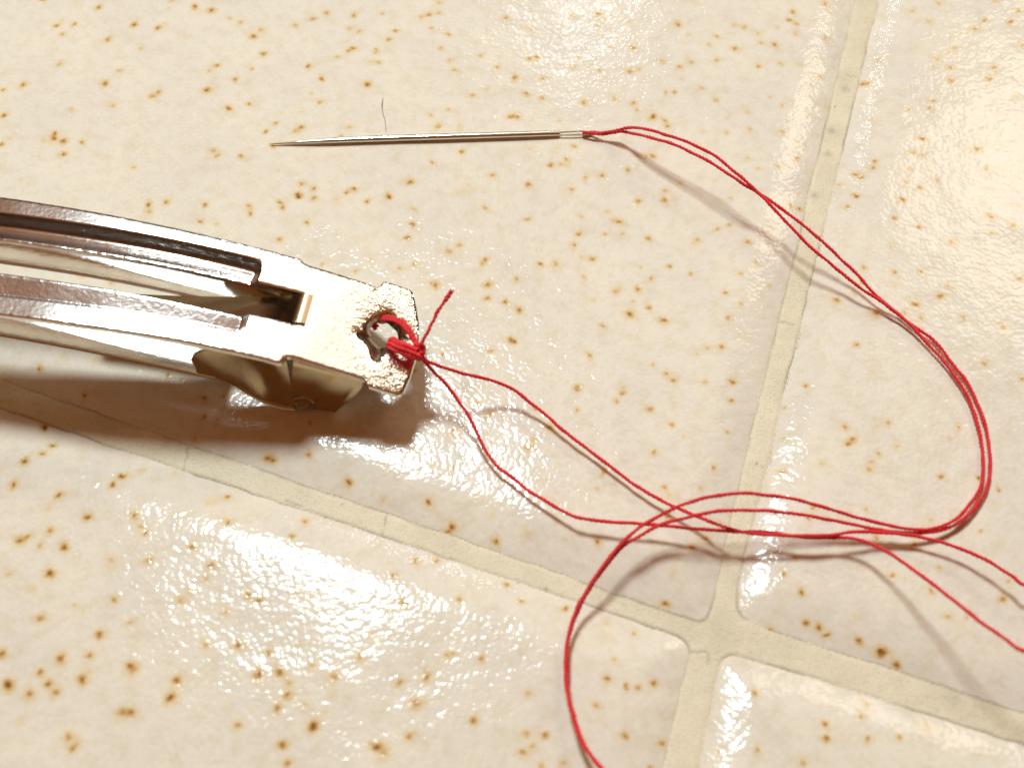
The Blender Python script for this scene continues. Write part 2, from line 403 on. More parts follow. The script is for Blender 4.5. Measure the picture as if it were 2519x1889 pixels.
# name, corner next to the crossing, direction along the cross joint, direction along the long joint (mm, on the floor)
TILES = [('TL',(16.044,-22.731),(-0.93679,0.34990),(0.29836,0.95445)),
 ('TR',(18.162,-22.099),(0.94415,-0.32952),(0.30792,0.95141)),
 ('BL',(14.842,-24.106),(-0.94250,0.33421),(-0.29091,-0.95675)),
 ('BR',(17.238,-24.912),(0.94872,-0.31612),(-0.28321,-0.95906))]
CORNER_P = {'TL': 11, 'TR': 5, 'BL': 8, 'BR': 8}     # how square each corner is
EDGE_W = 5.2                                            # mm over which the glaze rolls off to the joint
REACH = {'TL': (104, 90), 'TR': (52, 84), 'BL': (82, 24), 'BR': (36, 20)}     # finely meshed part of each tile
TILE_SIZE = 300.0
SPOTS = np.array([-5335,5099,80,37,-4679,4964,70,37,-3862,5089,40,37,-3878,4945,25,29,-3590,4979,90,40,-3394,4911,85,43,-3184,4793,35,33,-3044,4727,45,42,-5090,4665,80,37,-4900,4690,65,34,-5000,4537,60,35,-4228,4680,85,40,-3953,4630,80,39,-4478,4452,60,44,-4093,4311,25,42,-3878,4699,20,34,-2881,4504,85,44,-4951,4081,40,44,-4271,3979,40,36,-5284,3768,65,43,-4407,3789,70,46,-5483,3690,55,35,-3800,3664,60,35,-3861,3604,50,43,-3230,4059,65,36,-3291,3979,30,46,-2839,4006,55,28,-3000,3856,60,36,-3285,3694,90,46,-3018,3425,80,40,-2813,3493,75,33,-5400,3323,85,34,-4265,3459,35,48,-4697,3416,25,38,-4804,3069,70,35,-4802,2995,80,39,-4695,2962,70,42,-4491,2947,65,32,-4903,2975,20,49,-5335,2915,80,32,-4656,2780,85,37,-3111,2829,45,39,-3054,2764,50,39,-2809,2753,60,39,-3906,2597,35,41,-4199,2748,20,30,-4902,2756,15,31,-2242,4787,70,34,-2094,4878,60,40,-2417,4680,40,47,-2802,4606,40,47,-1780,4837,65,40,-1466,4865,40,34,-1821,4624,40,37,-1700,4587,35,45,-1300,4587,65,39,-1364,4449,60,42,-1026,4812,45,40,-941,4846,70,37,-823,4873,40,37,-831,5045,35,45,-901,4634,40,39,-708,4532,55,33,-2738,4233,65,41,-1754,4324,75,34,-1803,4281,60,31,-1493,4302,55,29,-1496,4239,40,31,-1462,4099,40,36,-1916,4190,50,36,-2222,4054,80,36,-2065,3861,80,36,-1563,3763,75,43,-2156,3638,30,28,-2058,3518,50,38,-786,4321,40,34,-678,4140,35,41,-622,3988,40,44,-349,4203,40,39,-161,4033,60,36,-67,4803,60,34,-417,3613,50,43,-677,3408,40,33,-862,3318,40,32,-776,3165,50,45,-32,3303,60,35,-2499,3214,75,32,-2221,3160,65,37,-2277,3102,35,47,-2593,3098,60,31,-1705,3151,40,40,-1795,3024,40,32,-2492,2897,60,37,-520,2813,65,37,-825,2668,55,34,-199,2491,50,41,-1043,2408,70,43,-2151,2389,45,38,-2022,2323,80,34,-1612,2315,80,36,-1686,2269,70,29,-2175,2253,60,33,-1260,2245,40,36,-552,3165,20,42,977,4865,70,40,944,4680,40,29,1857,4690,60,45,1340,4324,60,36,1101,4339,30,34,189,4154,60,36,277,4185,65,36,683,4033,30,33,951,3983,40,31,1283,3967,55,41,1381,3997,40,33,34,3868,75,41,331,3856,40,41,139,3644,65,33,324,3564,50,35,769,3505,60,38,1099,3561,30,50,1304,3501,50,35,1330,3399,40,33,1641,4108,45,36,1832,4033,50,39,1954,4108,50,41,1839,3856,25,28,1651,3652,40,33,1752,3656,55,33,2239,4131,50,31,2045,3725,35,36,2272,4504,55,39,1967,4532,25,37,2182,4375,35,34,2484,4677,40,37,2593,4647,40,37,2460,4311,60,42,2740,4541,40,37,2765,4403,40,39,2690,4041,50,41,2184,3544,35,40,1493,3307,75,45,1615,3256,55,35,1647,3176,50,40,58,3303,60,40,2,3307,40,27,500,3239,35,30,2246,3082,35,35,2510,3123,40,32,2504,3365,30,35,2283,3281,20,35,646,2885,40,37,1374,2748,45,37,1460,2760,60,39,397,2633,60,36,506,2636,35,32,560,2705,55,34,1194,2565,60,39,923,2491,60,36,753,2458,50,36,164,2366,60,38,610,2299,50,34,1557,2284,40,41,1720,2389,40,31,2535,2589,35,32,2445,2724,25,34,2078,2424,25,34,3556,5041,45,45,3171,4888,60,37,3115,4755,65,37,3187,4690,40,37,2963,4634,25,34,3162,4541,35,31,2898,4370,65,39,3491,4504,35,37,2939,4081,30,39,3366,3926,55,31,3818,3852,60,38,3881,3847,50,36,4042,4185,35,36,2767,3578,30,33,2886,3459,35,38,2843,3090,50,35,2954,2748,65,32,2753,2625,35,32,3064,2323,40,31,4841,5021,35,40,4522,4907,40,37,4684,4737,25,45,5308,4755,55,37,5593,4731,65,42,5168,4615,40,47,5706,4916,50,43,4888,4315,40,39,4658,4158,40,49,4782,4027,65,36,4755,3830,60,41,5263,4024,50,44,5183,3856,50,41,4501,3535,50,35,4456,3425,60,35,4222,3416,30,38,4297,3000,80,37,4168,2809,50,34,4252,2764,40,39,3753,2692,60,34,3727,2605,55,36,3536,2541,60,36,3581,2482,50,34,4097,2573,35,39,4023,2416,35,38,4158,2330,40,38,4349,2424,40,34,3369,2432,30,39,3499,2253,50,31,4842,2845,50,42,4885,2573,40,36,5403,3604,35,40,5643,4357,50,42,5498,5099,50,40,-2344,2148,70,33,-2316,2072,65,33,-2164,2221,80,31,-2006,2197,70,33,-1769,2178,25,40,-1464,2155,70,33,-1247,2212,80,33,-2053,1881,75,33,-2302,1669,50,37,-984,2049,35,36,-996,1861,75,33,-1041,1694,80,32,-269,2057,45,40,-523,1596,40,35,-620,1516,45,42,-260,1423,65,32,-294,1373,45,37,-955,1373,50,32,-1096,1316,40,34,-1519,1287,40,30,-1853,1373,40,25,-1384,1423,20,35,-792,1147,35,34,-736,1114,75,41,-228,1126,60,39,-414,1056,25,34,-238,962,60,34,-68,915,65,32,-198,369,55,33,-642,324,60,29,-11,488,60,35,-904,137,60,30,1275,2148,55,36,1538,2163,65,40,2213,2194,35,31,960,2019,25,43,686,1951,35,35,159,1921,50,33,1067,1891,65,42,668,1735,60,40,1089,1735,35,37,922,1728,45,30,1343,1681,60,35,2047,1802,60,30,2175,1849,40,35,1837,1659,50,30,2334,1643,60,35,612,1593,60,35,677,1444,30,37,786,1426,60,35,272,1363,75,37,428,1366,40,46,1248,1323,25,34,1539,1337,60,32,1736,1255,45,30,2392,1401,30,32,2222,1249,40,32,50,1189,50,39,693,1203,30,39,1354,1189,60,32,1000,1039,35,41,1210,1059,65,39,1163,915,40,29,1302,847,60,31,2058,1017,60,29,2193,900,40,29,64,822,75,38,1122,768,85,45,1442,701,80,40,857,640,55,31,2057,730,50,34,22,461,80,29,720,304,45,35,1831,402,40,31,1966,402,60,33,1725,324,25,35,1301,201,35,31,1425,105,50,33,1488,42,65,33,1772,23,35,37,2030,29,70,30,596,-34,50,35,1016,-40,30,32,2825,2136,50,33,2914,2110,60,31,3496,2232,50,31,3958,2175,65,40,3395,2110,50,33,3832,1936,60,31,4061,1824,55,38,3737,1582,25,39,5000,1839,50,40,4800,1951,50,40,4352,1640,40,47,3438,1330,40,37,3719,1273,60,32,3981,1273,60,32,3394,1154,40,34,3123,948,65,29,3465,788,75,38,3864,891,70,38,4119,987,65,36,4218,1112,45,36,3750,795,40,31,3889,728,35,40,4281,728,40,36,4645,627,45,40,3231,431,65,31,4390,220,40,42,4692,48,60,28,2703,7,65,30,3329,137,15,33,2497,1133,25,30,4927,1182,40,39,4769,1743,30,40,-3920,-92,85,28,-4242,-429,70,28,-4107,-627,75,34,-4171,-715,75,31,-4311,-798,95,37,-3431,-937,85,35,-3506,-1023,75,33,-4363,-1029,85,37,-3942,-1128,90,37,-3661,-1339,85,37,-3261,-1327,75,34,-3177,-1427,40,32,-3134,-1493,75,30,-3953,-1462,55,38,-4206,-1552,75,40,-4147,-1520,50,36,-4015,-1601,40,40,-3806,-1612,85,38,-2481,-1120,70,31,-2446,-1383,60,32,-2713,-1612,65,30,-3067,-1746,70,34,-2530,-1789,65,36,-3880,-1857,100,41,-3387,-1735,30,46,-2811,-146,65,30,-2642,-127,50,37,-2787,-343,80,30,-2650,-380,75,28,-2854,-543,30,32,-1826,-398,50,28,-2177,-739,80,38,-2123,-762,80,29,-1814,-721,65,33,-1125,-786,40,31,-1442,-983,80,33,-1127,-1143,30,35,-726,-1182,85,35,-516,-1394,85,34,-555,-1436,85,30,-136,-1536,80,32,-1789,-1355,65,34,-1880,-1509,60,32,-811,-1719,50,30,-642,-1709,60,30,-993,-1868,60,30,-327,-208,70,32,-197,-313,50,32,-245,-343,55,30,-513,-501,55,42,-524,-867,50,29,589,-71,40,34,1014,-102,60,30,951,-183,40,30,589,-282,45,30,1249,-266,60,38,210,-270,60,30,1438,-429,50,32,335,-453,90,36,1996,-165,65,26,1936,-485,60,25,138,-674,40,40,206,-656,50,27,207,-573,40,32,1257,-709,50,33,1780,-850,65,31,809,-914,60,35,1337,-1052,55,29,1652,-1057,25,33,728,-1569,70,30,1341,-1327,60,32,1533,-1607,75,34,1664,-1525,60,34,1803,-1377,30,30,741,-1074,25,29,278,-1148,50,25,3000,-453,55,34,3055,-579,65,32,2997,-621,65,34,3389,-404,50,36,4018,-456,50,32,3428,-650,30,38,3916,-561,20,36,3254,-721,45,29,3190,-801,50,29,3146,-879,40,39,3771,-943,70,33,4099,-957,85,23,4240,-1080,75,21,2739,-821,30,35,2389,-883,60,31,2494,-208,50,21,2455,-543,30,27,2606,-1249,50,29,3058,-1261,30,33,3605,-1361,30,36,2552,-1355,50,26,3421,-1601,65,36,3106,-1536,50,34,4013,-1471,40,28,2396,-1719,40,26,2277,-1852,60,30,3589,-1810,40,28,3188,-1868,60,30,-4221,-1858,30,40,-3616,-2133,30,29,-3297,-2087,60,33,-2754,-2097,50,37,-2675,-1999,35,33,-3885,-2245,65,41,-3133,-2285,45,35,-3361,-2390,75,42,-3647,-2588,75,44,-3426,-2563,70,36,-3789,-2699,65,38,-4134,-2549,85,38,-4026,-2805,100,45,-3442,-2760,85,40,-3704,-2795,75,36,-3629,-2866,65,37,-3848,-2871,65,41,-3074,-2651,75,42,-3038,-2694,40,44,-2683,-2766,75,41,-2714,-2909,95,43,-2496,-2465,40,42,-2227,-2470,85,40,-2198,-2051,80,35,-2362,-2189,40,33,-2566,-1895,40,34,-3077,-3026,60,45,-3003,-3026,80,35,-2156,-3119,65,35,-3470,-3210,60,37,-3409,-3288,65,40,-3861,-3100,20,37,-45,-1926,65,30,-440,-2076,65,31,-1348,-2082,50,31,-1789,-2009,40,33,-897,-2118,70,35,-2099,-2092,60,39,-1969,-2539,60,34,-1224,-2563,70,32,-524,-2558,50,32,-472,-2544,30,32,-248,-2583,60,30,-2036,-2714,85,38,-1872,-2704,80,42,-1788,-2790,40,34,-1788,-2885,75,37,-1857,-2993,70,34,-1608,-2636,35,42,-1425,-2742,45,43,-899,-2781,55,38,-689,-2733,75,40,-761,-2951,65,47,-1558,-3123,95,37,-1569,-3146,40,41,-301,-3082,75,37,-805,-3215,60,37,-1054,-3288,95,37,-991,-3337,40,46,-1790,-3274,90,37,-1733,-3409,65,36,-1130,-2390,25,38,-1474,-3017,20,37,75,-2082,65,25,445,-2145,75,27,1275,-2102,85,31,1003,-2360,40,29,819,-2602,35,30,763,-2752,75,28,907,-2814,75,26,1007,-2819,70,26,1136,-2786,75,30,123,-2876,50,32,673,-2965,50,34,885,-3201,70,33,1176,-3251,70,28,112,-3188,55,37,250,-3199,75,28,79,-3337,65,35,162,-3288,50,31,402,-3413,45,33,229,-3436,40,33,1078,-3445,65,25,1912,-2265,50,27,1937,-2868,70,28,1904,-3315,55,29,1625,-3315,35,31,2405,-2015,80,29,2130,-2325,75,33,2426,-2272,80,29,2527,-2312,95,31,2586,-2375,85,29,2844,-2422,85,33,2998,-2509,100,40,3034,-2524,60,32,3118,-2619,90,34,3488,-2009,70,25,3590,-2230,50,31,3738,-2240,40,25,4072,-2079,65,37,2455,-3108,75,30,2452,-3227,75,31,2783,-3227,65,29,3034,-3209,65,26,2827,-2942,45,32,2765,-3045,40,28,2251,-3409,40,40,2829,-2230,20,33,4154,-1921,35,30,-3675,2115,80,37,-3495,2145,65,34,-3654,2027,45,34,-3096,2106,75,34,-3117,1901,75,33,-2654,2106,50,37,-2634,1998,60,37,-2945,1863,30,33,-4177,1218,40,30,-3875,1136,40,29,-4388,185,75,34,-3170,86,60,34,-3008,34,45,31,-4247,-411,70,30], float).reshape(-1, 4) / 100.0


def tile_inside(x, y, tile):
    """signed distance (mm) from the tile's visible edge, positive on the tile; also u, v"""
    key, c, eu, ev = tile
    dx, dy = x - c[0], y - c[1]
    det = eu[0] * ev[1] - eu[1] * ev[0]
    u = (dx * ev[1] - dy * ev[0]) / det
    v = (dy * eu[0] - dx * eu[1]) / det
    p = CORNER_P[key]
    qx, qy = np.clip(1 - u / EDGE_W, 0, 4), np.clip(1 - v / EDGE_W, 0, 4)
    d = EDGE_W * (1 - (qx ** p + qy ** p) ** (1.0 / p))
    k = {'TL': 1, 'TR': 2, 'BL': 3, 'BR': 4}[key]
    d = d + 0.07 * vnoise(x, y, 1.3, 50 + k) + 0.05 * vnoise(x, y, 4.0, 60 + k)
    return d, u, v


def edge_lines(reach, fine):
    a = np.arange(-0.9, 6.0, fine * 0.75)
    b = np.arange(a[-1] + fine, reach, fine)
    c, st = [b[-1]], fine
    while c[-1] < TILE_SIZE:
        st = min(st * 1.25, 8.0)
        c.append(c[-1] + st)
    return np.r_[a, b, np.array(c[1:])]


floor = mesh_np('floor', [(-320, -330, -6), (330, -330, -6), (330, 330, -6), (-320, 330, -6)], [(0, 1, 2, 3)], M_BED, None, False)
floor['kind'] = 'structure'
floor['label'] = 'cream speckled ceramic floor tiles with beige grout joints'

for ti, tile in enumerate(TILES):
    key, c, eu, ev = tile
    U = edge_lines(REACH[key][0], 0.125)
    V = edge_lines(REACH[key][1], 0.125)
    uu, vv = np.meshgrid(U, V, indexing='ij')
    x = c[0] + uu * eu[0] + vv * ev[0]
    y = c[1] + uu * eu[1] + vv * ev[1]
    d, _, _ = tile_inside(x, y, tile)
    e = np.clip(1 - d / EDGE_W, 0, None)
    z = GROUT_Z * np.minimum(e, 1.0) ** 2
    z = np.where(d < 0, GROUT_Z + d * 2.2, z)
    soft = np.clip(d / 3.0, 0.15, 1)
    z = z + soft * (0.060 * vnoise(x, y, 9.0, 70 + ti) + 0.026 * vnoise(x, y, 3.6, 80 + ti))
    # speckles: an ochre halo with a brown core, each a little irregular
    sp = np.zeros_like(x)
    det = eu[0] * ev[1] - eu[1] * ev[0]
    wx = 0.11 * vnoise(x, y, 0.42, 91) + 0.06 * vnoise(x, y, 0.2, 92)
    wy = 0.11 * vnoise(x, y, 0.42, 93) + 0.06 * vnoise(x, y, 0.2, 94)
    extra = []
    er = np.random.default_rng(200 + ti)
    for k in range(2600):                                   # the tiles go on beyond the picture, faint flecks everywhere
        px, py = er.uniform(-150, 150), er.uniform(-150, 150)
        inside = -61 < px < 61 and -38 < py < 54 and abs(px) < 45 + 0.22 * (py + 40)
        if inside:
            if er.random() < 0.55:
                extra.append((px, py, er.uniform(0.05, 0.19), er.uniform(0.22, 0.55)))
        else:
            extra.append((px, py, er.uniform(0.3, 0.9), er.uniform(0.3, 0.45)))
    for (px, py, st, r) in np.vstack([SPOTS, np.array(extra)]):
        dx, dy = px - c[0], py - c[1]
        u0 = (dx * ev[1] - dy * ev[0]) / det
        v0 = (dy * eu[0] - dx * eu[1]) / det
        if u0 < -1 or v0 < -1 or u0 > TILE_SIZE or v0 > TILE_SIZE:
            continue
        r = r * 1.10
        R = r * 2.4 + 0.3
        i0, i1 = np.searchsorted(U, u0 - R), np.searchsorted(U, u0 + R)
        j0, j1 = np.searchsorted(V, v0 - R), np.searchsorted(V, v0 + R)
        if i1 <= i0 or j1 <= j0:
            continue
        sl = (slice(i0, i1), slice(j0, j1))
        ang = (px * 7.3 + py * 3.1) % 3.14
        el = 1.0 + 0.16 * math.sin(px * 5.1 + py * 2.7)
        ax_, ay_ = x[sl] + wx[sl] - px, y[sl] + wy[sl] - py
        ra = (ax_ * math.cos(ang) + ay_ * math.sin(ang)) / el
        rb = (-ax_ * math.sin(ang) + ay_ * math.cos(ang)) * el
        rr2 = (ra * ra + rb * rb) / (r * r)
        sp[sl] += st * (0.40 * np.exp(-rr2 / 1.35) + 0.50 * np.exp(-rr2 / 0.17))
    mesh_np('tile', np.stack([x, y, z], -1).reshape(-1, 3), grid_faces(len(U), len(V)), M_TILE, floor, True,
            {'speckle': np.clip(sp, 0, 1).ravel()})

# grout: one bed that shows between the tiles
gx = np.r_[np.arange(-300, -64, 4.0), np.arange(-62, 62, 0.17), np.arange(64, 310, 4.0)]
gy = np.r_[np.arange(-310, -42, 4.0), np.arange(-40, 56, 0.17), np.arange(58, 310, 4.0)]
X, Y = np.meshgrid(gx, gy, indexing='ij')
SD = np.full(X.shape, -1e9)
for tile in TILES:
    d, _, _ = tile_inside(X, Y, tile)
    SD = np.maximum(SD, d)
keep = SD < 1.0
cell = keep[:-1, :-1] | keep[1:, :-1] | keep[1:, 1:] | keep[:-1, 1:]
Zg = GROUT_Z + 0.035 * vnoise(X, Y, 2.6, 31) + 0.018 * vnoise(X, Y, 0.7, 32) + 0.04
Zg = Zg - 0.10 * np.exp(-(SD / 0.10) ** 2)
Zg = np.where(SD > 0.25, GROUT_Z - 0.5, Zg)
patch = np.clip(0.45 + 0.9 * vnoise(X, Y, 6.0, 33) + 0.35 * vnoise(X, Y, 1.2, 34), 0, 1)
dirt = 0.55 * patch ** 1.6 * np.exp(-((SD + 0.02) / 0.13) ** 2)
# shrinkage cracks across the joint and grime
CRACKS = [(-29.11,-6.11,-29.12,-8.38),(-10.90,-12.62,-11.15,-14.63),(25.38,7.51,26.87,7.03),(14.62,-25.01,15.64,-25.05),(15.64,-25.05,16.00,-25.28),(16.00,-25.28,15.98,-25.97),(-19.88,-11.38,-18.41,-11.91),(36.87,39.92,37.66,39.78)]
for (x0, y0, x1, y1) in CRACKS:
    L2 = (x1 - x0) ** 2 + (y1 - y0) ** 2
    t = np.clip(((X - x0) * (x1 - x0) + (Y - y0) * (y1 - y0)) / L2, 0, 1)
    wob = 0.10 * vnoise(X, Y, 0.8, 35)
    dd = np.hypot(X - x0 - t * (x1 - x0) + wob, Y - y0 - t * (y1 - y0) + wob)
    dirt = np.maximum(dirt, 0.45 * np.exp(-(dd / 0.09) ** 2))
    Zg = Zg - 0.05 * np.exp(-(dd / 0.10) ** 2) * (SD < 0.2)
SPECKS = [(21.83,-7.79,0.13,0.80),(22.25,-8.11,0.10,0.70),(17.58,-16.30,0.13,0.70),(22.55,-2.52,0.10,0.50),(-14.87,-11.78,0.12,0.50),(-12.84,-11.95,0.10,0.40),(-32.79,-10.34,0.10,0.50),(2.88,-19.61,0.14,0.60),(9.30,-21.04,0.10,0.40),(36.17,37.84,0.50,0.30),(33.88,31.79,0.45,0.35),(33.10,28.56,0.40,0.30),(30.92,22.95,0.45,0.30),(34.75,35.25,0.12,0.70),(35.36,-29.01,0.60,0.15),(-35.28,-11.24,0.10,0.40),(20.79,-19.19,0.40,0.15)]
for (x0, y0, r, s_) in SPECKS:
    dirt = np.maximum(dirt, s_ * np.exp(-((X - x0) ** 2 + (Y - y0) ** 2) / (r * r)))
dirt = np.clip(dirt + 0.05 * np.clip(vnoise(X, Y, 3.0, 36), 0, 1), 0, 1)
used = np.zeros(X.shape, bool)
used[:-1, :-1] |= cell; used[1:, :-1] |= cell; used[1:, 1:] |= cell; used[:-1, 1:] |= cell
idx = np.cumsum(used.ravel()) - 1
F = idx[grid_faces(len(gx), len(gy), cell)]
mesh_np('grout', np.stack([X, Y, Zg], -1).reshape(-1, 3)[used.ravel()], F, M_GROUT, floor, True, {'dirt': dirt.ravel()[used.ravel()]})

# ------------------------------------------------------------------ hair clip
ORG = np.array((-44.460,6.498))
AX = np.array((0.98815,-0.15349))
NR = np.array([-AX[1], AX[0]])
ARCH = (-2.183870e-05,-4.192742e-03,2.206872e-02,1.084773e+01)


def arch(s):
    return np.polyval(ARCH, s)


def clip_pt(s, t, z):
    s, t, z = np.broadcast_arrays(np.asarray(s, float), np.asarray(t, float), np.asarray(z, float))
    return np.stack([ORG[0] + AX[0] * s + NR[0] * t, ORG[1] + AX[1] * s + NR[1] * t, z], -1)


clip = empty('hair_clip', clip_pt(10, 0, 0.0), 'silver metal hair clip with two long arms and a punched hole at its tip', 'hair clip')

OUTLINE = [(-37, 3), (-36, 4.5), (-30, 5.2), (-20, 6.0), (-10, 6.4), (-2.5, 6.35), (4, 6.11), (10.5, 5.84), (16.8, 5.61), (24.67, 5.42),
           (24.95, 5.42), (25.12, 5.36), (25.25, 5.2), (25.5, 5.05), (25.9, 4.98), (26.6, 4.96), (31.2, 4.78), (31.6, 4.70), (31.95, 4.72), (32.15, 4.85),
           (32.28, 5.1), (32.36, 5.45), (32.5, 5.56), (33.6, 5.6), (34.7, 5.56), (35.05, 5.38), (35.6, 4.07), (36.2, 2.28), (36.5, 0.6),
           (36.58, -1.06), (36.46, -3.27), (36.2, -4.75), (36.05, -5.12), (35.75, -5.33), (33.35, -5.31), (33.16, -5.22), (33.06, -4.98), (32.9, -4.86),
           (32.5, -4.82), (27.1, -4.65), (26.55, -4.62), (26.3, -4.72), (26.12, -5.0), (26.02, -5.35), (25.85, -5.5), (25.6, -5.52), (24.26, -5.47), (19, -5.52), (14, -5.67),
           (8.85, -5.9), (2.2, -5.95), (-2.5, -6.0), (-10, -6.1), (-20, -5.8), (-30, -5.2), (-36, -4.5), (-37, -3)]
SLOT = [(-30, 1.6), (-20, 2.05), (-10, 2.2), (0, 2.2), (8, 2.12), (16, 2.05), (21.8, 1.95), (26.2, 1.88), (26.45, 1.7), (26.5, 1.2), (26.5, -0.8), (26.4, -1.2), (26.1, -1.34),
        (21.8, -1.38), (12, -1.32), (0, -1.25), (-10, -1.3), (-20, -1.3), (-30, -1.1)]
HOLE = [(31.93,-0.18),(31.89,0.41),(32.07,1.08),(32.64,1.79),(33.03,2.29),(33.51,2.61),(33.94,2.40),(34.26,1.91),(34.79,1.77),(35.26,1.35),(35.65,1.03),(35.58,0.54),(35.22,0.13),(35.17,-0.43),(34.79,-0.97),(34.20,-1.32),(33.84,-1.66),(33.68,-2.17),(33.43,-2.53),(33.11,-2.32),(32.90,-1.81),(32.48,-1.24),(32.18,-0.95),(31.99,-0.82),(31.73,-0.78),(31.44,-0.55),(31.62,-0.29)]
FL_U = [(-27, 0.5), (21.75, 0.5), (21.75, 3.3), (21.62, 3.7), (21.3, 3.9), (20, 3.95), (10, 4.12), (0, 4.22), (-10, 4.25), (-27, 4.1)]
FL_L = [(-27, 0.0), (21.95, 0.0), (21.95, -2.6), (21.8, -3.0), (21.45, -3.2), (18, -3.3), (10, -3.48), (0, -3.7), (-10, -3.75), (-27, -3.6)]
STEP = 1.25


def resample(poly, step):
    p = np.array(poly + [poly[0]], float)
    out = []
    for a, b in zip(p[:-1], p[1:]):
        k = max(1, int(round(np.linalg.norm(b - a) / step)))
        out += [a + (b - a) * i / k for i in range(k)]
    return np.array(out)


def inside(P, poly):
    x, y = P[:, 0], P[:, 1]
    r = np.zeros(len(P), bool)
    q = np.array(poly, float)
    for (x0, y0), (x1, y1) in zip(q, np.roll(q, -1, 0)):
        c = (y0 > y) != (y1 > y)
        r ^= c & (x < (x1 - x0) * (y - y0) / (y1 - y0 + 1e-15) + x0)
    return r


def sdist(P, poly):
    """distance to the polygon's rim, positive inside"""
    q = np.array(poly, float)
    best = np.full(len(P), 1e9)
    for a, b in zip(q, np.roll(q, -1, 0)):
        ab = b - a
        t = np.clip(((P - a) @ ab) / (ab @ ab), 0, 1)
        best = np.minimum(best, np.hypot(*(P - a - t[:, None] * ab).T))
    return np.where(inside(P, poly), best, -best)


def sstep(x):
    x = np.clip(x, 0, 1)
    return x * x * (3 - 2 * x)


def plate_height(P):
    w = 0.85
    lin = lambda x: 0.2 * sstep(x) + 0.8 * np.clip(x, 0, 1)
    # a groove pressed along each arm: steep on the outer side, rising gently to the inner edge
    du, dl = sdist(P, FL_U), sdist(P, FL_L)
    deep = lambda d, t, t0: STEP - 0.20 * np.clip(np.abs(t - t0), 0, 2.4)
    h = -deep(du, P[:, 1], 4.15) * lin(0.5 + du / w) - deep(dl, P[:, 1], -3.55) * lin(0.5 + dl / w)
    rim = np.minimum(np.minimum(sdist(P, OUTLINE), -sdist(P, SLOT)), -sdist(P, HOLE))
    h = h - 0.09 * np.clip(1 - rim / 0.16, 0, 1) ** 2
    # the prongs were pressed down, the sheet dips a little round the hole; a faint dish in the end plate
    h = h - 0.16 * np.exp(-np.clip(-sdist(P, HOLE), 0, 9) / 0.35)
    h = h + 0.05 * vnoise(P[:, 0], P[:, 1], 4.0, 41)
    return arch(P[:, 0]) + h


